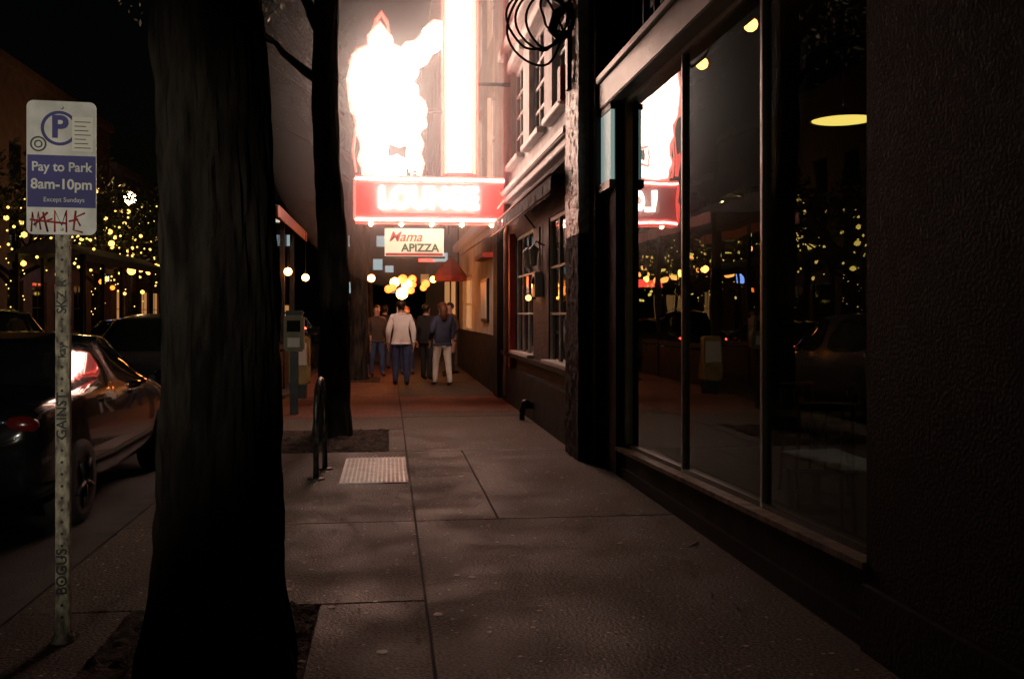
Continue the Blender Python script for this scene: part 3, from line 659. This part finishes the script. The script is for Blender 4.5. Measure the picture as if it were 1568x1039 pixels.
pg=nmat('grey_car_paint',(.06,.06,.065),(.05,.05,.055),3,.3,0,2,coat=.6,metal=.4)
car(-3.3,9.7,pb);car(-3.3,3.4,pb);car(-3.3,15.6,pg,tall=.12)
car(-5.4,24,pr,tail=True);car(-5.5,33,pb,tall=.2,tail=True);car(-8.0,21,pb,rot=math.pi,tall=.2,lights=True);car(-7.9,31,pg,rot=math.pi,lights=True);car(-8.0,44,pg,rot=math.pi,lights=True);car(-5.4,46,pg,tail=True);car(-5.3,58,pb,tail=True)
car(-10.0,15,pg,rot=math.pi);car(-3.3,31,pg)
# ------------------------------------------------------------------ pay to park sign
E=empty('parking_sign',(-1.5,4.85,0));E.rotation_euler=(0,0,math.radians(6))
postm=nmat('peeling_post_paint',(.5,.45,.32),(.08,.06,.045),32,.6,.5,60,metal=.1,stretch=(1,1,.5))
signw=nmat('sign_white',(.74,.73,.68),(.46,.46,.42),9,.5,.1,20);signb=nmat('sign_blue',(.045,.04,.24),(.03,.028,.16),6,.5,spec=.2);ink=nmat('black_ink',(.02,.02,.02),None,5,.6);redink=nmat('red_spray',(.45,.03,.03),(.3,.02,.02),5,.6)
w=MB('post',E);w.box(-.03,.03,-.03,.03,0,2.4,postm,.005)
for k in range(34):
    z=.12+k*.055;w.lathe([(.0001,0),(.007,0)],(0,0,0),ink,8,Matrix.Translation((0,-.0315,z))@Matrix.Rotation(H,4,'X'))
w.lathe([(.055,0),(.05,.03),(.04,.04)],(0,0,0),postm,16);w.done()
def rrect(x0,x1,z0,z1,r,y,n=6):
    P=[]
    for cx,cz,a0 in ((x1-r,z1-r,0),(x0+r,z1-r,90),(x0+r,z0+r,180),(x1-r,z0+r,270)):
        for k in range(n+1):
            a=math.radians(a0+90*k/n);P.append((cx+r*math.cos(a),y,cz+r*math.sin(a)))
    return P
w=MB('sign_plate',E)
P=rrect(-.15,.15,1.885,2.50,.03,-.036);w.face(P[::-1],signw);Q=[(p[0],-.033,p[2]) for p in P];w.face(Q,steel)
for i in range(len(P)):w.face([P[i],P[(i+1)%len(P)],Q[(i+1)%len(P)],Q[i]],steel)
w.face([(-.147,-.0365,2.01),(.147,-.0365,2.01),(.147,-.0365,2.25),(-.147,-.0365,2.25)],signb)
w.ball((0,-.038,2.47),.009,steel,1);w.ball((0,-.038,1.91),.009,steel,1);w.done()
w=MB('logo_disc',E)
def disc(mb,cx,cz,r0,r1,y,m,n=32):
    for i in range(n):
        a=2*math.pi*i/n;c=2*math.pi*(i+1)/n;mb.face([(cx+r0*math.cos(a),y,cz+r0*math.sin(a)),(cx+r1*math.cos(a),y,cz+r1*math.sin(a)),(cx+r1*math.cos(c),y,cz+r1*math.sin(c)),(cx+r0*math.cos(c),y,cz+r0*math.sin(c))],m)
disc(w,-.01,2.375,.066,.08,-.0375,signb);disc(w,-.10,2.30,.028,.035,-.0378,ink);disc(w,-.10,2.30,.012,.018,-.0378,ink)
w.face([(.045,-.0379,2.27),(.135,-.0379,2.27),(.135,-.0379,2.43),(.045,-.0379,2.43)],creamflat)
for k in range(7):w.face([(.055,-.0383,2.285+k*.02),(.125-.01*(k%3),-.0383,2.285+k*.02),(.125-.01*(k%3),-.0383,2.289+k*.02),(.055,-.0383,2.289+k*.02)],ink)
w.done()
text('parking_p','P',.14,(-.01,-.038,2.377),(H,0,0),signb,E,.0005,.005)
text('pay_text','Pay to Park',.06,(0,-.038,2.195),(H,0,0),signw,E,.0005,.0012,.93)
text('hours_text','8am-10pm',.065,(0,-.038,2.115),(H,0,0),signw,E,.0005,.0016,.95)
text('except_text','Except Sundays',.03,(.01,-.038,2.045),(H,0,0),signw,E,.0004,0,.95)
w=MB('graffiti',E)
for pts in ([(-.13,1.9),(-.125,1.99),(-.11,1.92),(-.1,1.99),(-.09,1.91)],[(-.08,1.99),(-.06,1.9),(-.07,1.95),(-.04,1.96)],[(-.03,1.9),(-.03,2.0),(0,1.93),(.02,2.0),(.02,1.9)],[(.03,1.95),(.07,1.96)],[(.06,2.0),(.05,1.91),(.09,1.9)],[(-.135,1.955),(.02,1.94)],[(-.12,1.93),(-.06,1.99)],[(.1,1.99),(.06,1.97),(.08,1.93)]):
    w.tube([(a,-.0375,c-.003) for a,c in pts],.0045,redink,5)
w.done()
for z,t,s_ in ((1.6,'SKZ R',.06),(1.05,'GAINST',.062),(.33,'BOGUS',.065),(1.35,'kay',.05)):
    text('sticker_tag',t,s_,(0,-.0315,z),(H,-H,0),ink,E,.0004,.001)
w=MB('bike_rack');R=Matrix.Translation((-.64,9.6,0))@Matrix.Rotation(math.radians(86),4,'Z')
pts=[(-.3,0,0),(-.3,0,.55)]+[(-.3*math.cos(math.pi*k/10),0,.6+.3*math.sin(math.pi*k/10)) for k in range(11)]+[(.3,0,.55),(.3,0,0)]
rackm=nmat('worn_rack_paint',(.12,.11,.1),(.02,.02,.02),18,.35,.3,50,metal=.6)
w.tube([R@Vector(p) for p in pts],.026,rackm,12)
for a in (-.3,.3):w.lathe([(.08,0),(.08,.012),(.03,.014)],(a,0,0),rackm,16,R)
w.done()
E=empty('parking_pay_station',(-1.42,15.4,0));w=MB('housing',E)
w.box(-.06,.06,-.06,.06,0,.95,darkmetal,.01);w.box(-.15,.15,-.11,.11,.95,1.5,nmat('pay_station_paint',(.25,.2,.1),None,6,.5),.03);w.box(-.10,.10,-.116,-.11,1.25,1.42,dglass);w.box(-.09,.09,-.117,-.11,1.02,1.16,creamflat);w.box(-.14,.14,-.09,.1,1.5,1.57,darkmetal,.02);w.done()
w=MB('newspaper_box');ym=nmat('yellow_paint',(.4,.28,.06),None,5,.5);w.box(-1.78,-1.42,18.2,18.6,.25,1.1,ym,.03);w.box(-1.74,-1.46,18.19,18.2,.6,1.0,creamflat);w.box(-1.72,-1.48,18.25,18.55,0,.25,darkmetal);w.done()
# ------------------------------------------------------------------ people
skinm=nmat('skin',(.5,.3,.22),(.42,.25,.18),6,.5)
def person(x,y,rot,jacket,pants,hair,h=1.75,stride=.0,arm=0,longhair=False,name='pedestrian',armbend=0):
    e=empty(name,(x,y,0));e.rotation_euler=(0,0,rot);k=h/1.75;e.scale=(k,k,k)
    V=[];Ed=[];R=[]
    def v(p,r,par=None):
        V.append(p);R.append(r);i=len(V)-1
        if par is not None:Ed.append((par,i))
        return i
    pel=v((0,0,.96),.155);sp=v((0,0,1.12),.16,pel);ch=v((0,0,1.30),.185,sp);nb=v((0,.005,1.45),.10,ch);nk=v((0,0,1.52),.058,nb);h1=v((0,-.015,1.60),.078,nk);h2=v((0,-.01,1.68),.082,h1);v((0,-.005,1.735),.05,h2)
    for s in (-1,1):
        sh=v((s*.175,0,1.40),.088,ch);sw_=s*stride
        el=v((s*.255,.04+sw_*.3,1.13),.066,sh)
        wr=v((s*(.26-armbend*.12),-.05-sw_*.5-armbend*.2,.90+armbend*.2),.038,el);hz=.90+armbend*.2;hx=s*(.26-armbend*.12);hy=-.05-sw_*.5-armbend*.2
        pa=v((hx,hy-.02,hz-.07),.034,wr)
        for f,(oy,ln) in enumerate(((-.03,.075),(-.01,.085),(.01,.078),(.03,.06))):
            a=v((hx-s*.002,hy-.02+oy,hz-.115),.0095,pa);c=v((hx-s*.008,hy-.022+oy,hz-.115-ln*.55),.0085,a);v((hx-s*.022,hy-.026+oy,hz-.115-ln),.007,c)
        a=v((hx-s*.01,hy-.055,hz-.075),.011,pa);v((hx-s*.018,hy-.07,hz-.115),.009,a)
        hp=v((s*.095,0,.88),.108,pel);kn=v((s*.11,-.03-sw_*.35,.50),.078,hp);an=v((s*.115,.0-sw_*.7+abs(stride)*.1,.10),.056,kn);v((s*.125,-.15-sw_*.7,.045),.042,an)
    me=bpy.data.meshes.new('body');me.from_pydata(V,Ed,[]);o=bpy.data.objects.new('body_tmp',me);S.collection.objects.link(o)
    m=o.modifiers.new('sk','SKIN');m.use_smooth_shade=True
    for i,r in enumerate(R):me.skin_vertices[0].data[i].radius=(r,r)
    for i in range(len(R)):me.skin_vertices[0].data[i].use_root=(i==0)
    ms=o.modifiers.new('ss','SUBSURF');ms.levels=2
    dg=bpy.context.evaluated_depsgraph_get();me2=bpy.data.meshes.new_from_object(o.evaluated_get(dg));bpy.data.objects.remove(o)
    me2.materials.clear()
    for mm in (jacket,pants,skinm,ink,hair):me2.materials.append(mm)
    for vv in me2.vertices:
        c=vv.co
        if .84<c.z<1.47 and abs(c.x)<.26:vv.co.y*=.78
        if .8<c.z<1.0 and abs(c.x)<.2:vv.co.x*=1.06
    for p in me2.polygons:
        c=p.center;p.use_smooth=True;z=c.z
        if z>1.49:p.material_index=4 if (z>1.70 or (c.y>.01 and z>1.55)) else 2
        elif z<.09:p.material_index=3
        elif .6<z<.895+armbend*.2 and (abs(c.x)>.2-armbend*.05):p.material_index=2
        elif z<.86:p.material_index=1
        else:p.material_index=0
    ob=bpy.data.objects.new('body',me2);S.collection.objects.link(ob);ob.parent=e
    f=MB('face_and_hair',e)
    for s in (-1,1):
        f.ball((s*.032,-.083,1.645),.011,whitetrim,2);f.ball((s*.032,-.092,1.645),.006,ink,1);f.ball((s*.082,.0,1.635),.022,skinm,2,(.4,.8,1.3))
    f.tube([(0,-.088,1.655),(0,-.112,1.615),(0,-.088,1.608)],[.007,.014,.009],skinm,8);f.tube([(-.022,-.087,1.578),(0,-.093,1.576),(.022,-.087,1.578)],.005,redpaint,6)
    bm=bmesh.new();bmesh.ops.create_icosphere(bm,subdivisions=4,radius=1)
    for vv in list(bm.verts):
        c=vv.co.copy()
        vv.co=Vector((c.x*.092,.012+c.y*.102,1.675+c.z*.092))
        vv.co+=c*.006*noise.noise(c*9)
    bmesh.ops.delete(bm,geom=[q for q in bm.verts if (q.co.y<-.045 and q.co.z<1.70) or q.co.z<1.60],context='VERTS');f.bm(bm,hair,None,True)
    if longhair:f.tube([(0,.06,1.70),(0,.09,1.60),(0,.10,1.48),(0,.10,1.36)],[.07,.085,.08,.03],hair,14)
    f.tube([(.085*math.cos(t),.09*.8*math.sin(t)+.004,1.475) for t in [2*math.pi*i/16 for i in range(17)]],.022,jacket,8)
    hemr=[(.19*math.cos(t),.145*math.sin(t),.875) for t in [2*math.pi*i/20 for i in range(21)]];f.tube(hemr,.022,jacket,8)
    f.done()
wj=nmat('white_jacket',(.9,.88,.85),(.8,.78,.74),6,.8,.3,30);nv=nmat('navy_jacket',(.03,.04,.08),(.02,.025,.05),6,.7,.3,30);bkj=nmat('black_coat',(.02,.02,.02),(.012,.012,.012),6,.8,.3,30)
jean=nmat('blue_jeans',(.05,.08,.18),(.03,.05,.12),8,.8,.3,50);whp=nmat('pale_trousers',(.7,.66,.58),(.58,.54,.46),8,.8,.2,40);brn=nmat('brown_coat',(.1,.06,.04),(.06,.04,.03),6,.8);hb=nmat('brown_hair',(.04,.022,.012),(.02,.01,.006),30,.5);hr=nmat('auburn_hair',(.16,.06,.025),(.09,.03,.015),30,.5)
person(.26,21.0,math.pi,wj,jean,hb,1.80,.06)
person(1.12,20.9,math.pi+.25,nv,whp,hr,1.76,.22,longhair=True,armbend=.4)
person(.85,22.6,2.6,bkj,bkj,hb,1.74,.1)
person(-.28,24.2,.3,brn,jean,hb,1.72,.12,armbend=.6)
person(.45,25.0,.2,bkj,jean,hr,1.68,.1,longhair=True)
person(1.45,23.8,-.9,brn,bkj,hb,1.78,.05,armbend=.8)
person(-.1,27.5,2.9,nv,jean,hb,1.75,.2)
# ------------------------------------------------------------------ mist volume added around the sign to make its bloom
hz=MB('bloom_mist');hm=bpy.data.materials.new('halo_mist');hm.use_nodes=True;nt=hm.node_tree;nt.nodes.remove(nt.nodes['Principled BSDF'])
vs=nt.nodes.new('ShaderNodeVolumeScatter');vs.inputs['Density'].default_value=.06;vs.inputs['Anisotropy'].default_value=.84;vs.inputs['Color'].default_value=(.85,.95,1,1)
nt.links.new(vs.outputs[0],nt.nodes['Material Output'].inputs['Volume'])
hz.ball((.25,15.6,5.1),1,hm,4,(2.3,2.8,3.2));hz.done()
# ------------------------------------------------------------------ world / moon / camera
W=bpy.data.worlds.new('World');S.world=W;W.use_nodes=True;nt=W.node_tree
sk=nt.nodes.new('ShaderNodeTexSky');sk.sky_type='NISHITA';sk.sun_disc=False;sk.sun_elevation=math.radians(2);sk.sun_rotation=math.radians(200)
nt.links.new(sk.outputs[0],nt.nodes['Background'].inputs[0]);nt.nodes['Background'].inputs[1].default_value=.0006
l=bpy.data.lights.new('moon','SUN');l.energy=.003;l.color=(.8,.88,1);l.angle=.01;o=bpy.data.objects.new('moon',l);S.collection.objects.link(o);o.rotation_euler=(math.radians(50),0,math.radians(-20))
cam=bpy.data.cameras.new('camera');cam.lens=35;cam.sensor_width=36;cam.clip_end=1500;cam.clip_start=.05;cam.shift_y=-.025
o=bpy.data.objects.new('camera',cam);S.collection.objects.link(o);o.location=(0,0,1.52);o.rotation_euler=(H,0,math.radians(-7.07));S.camera=o
S.view_settings.view_transform='Standard';S.view_settings.look='None';S.view_settings.exposure=0
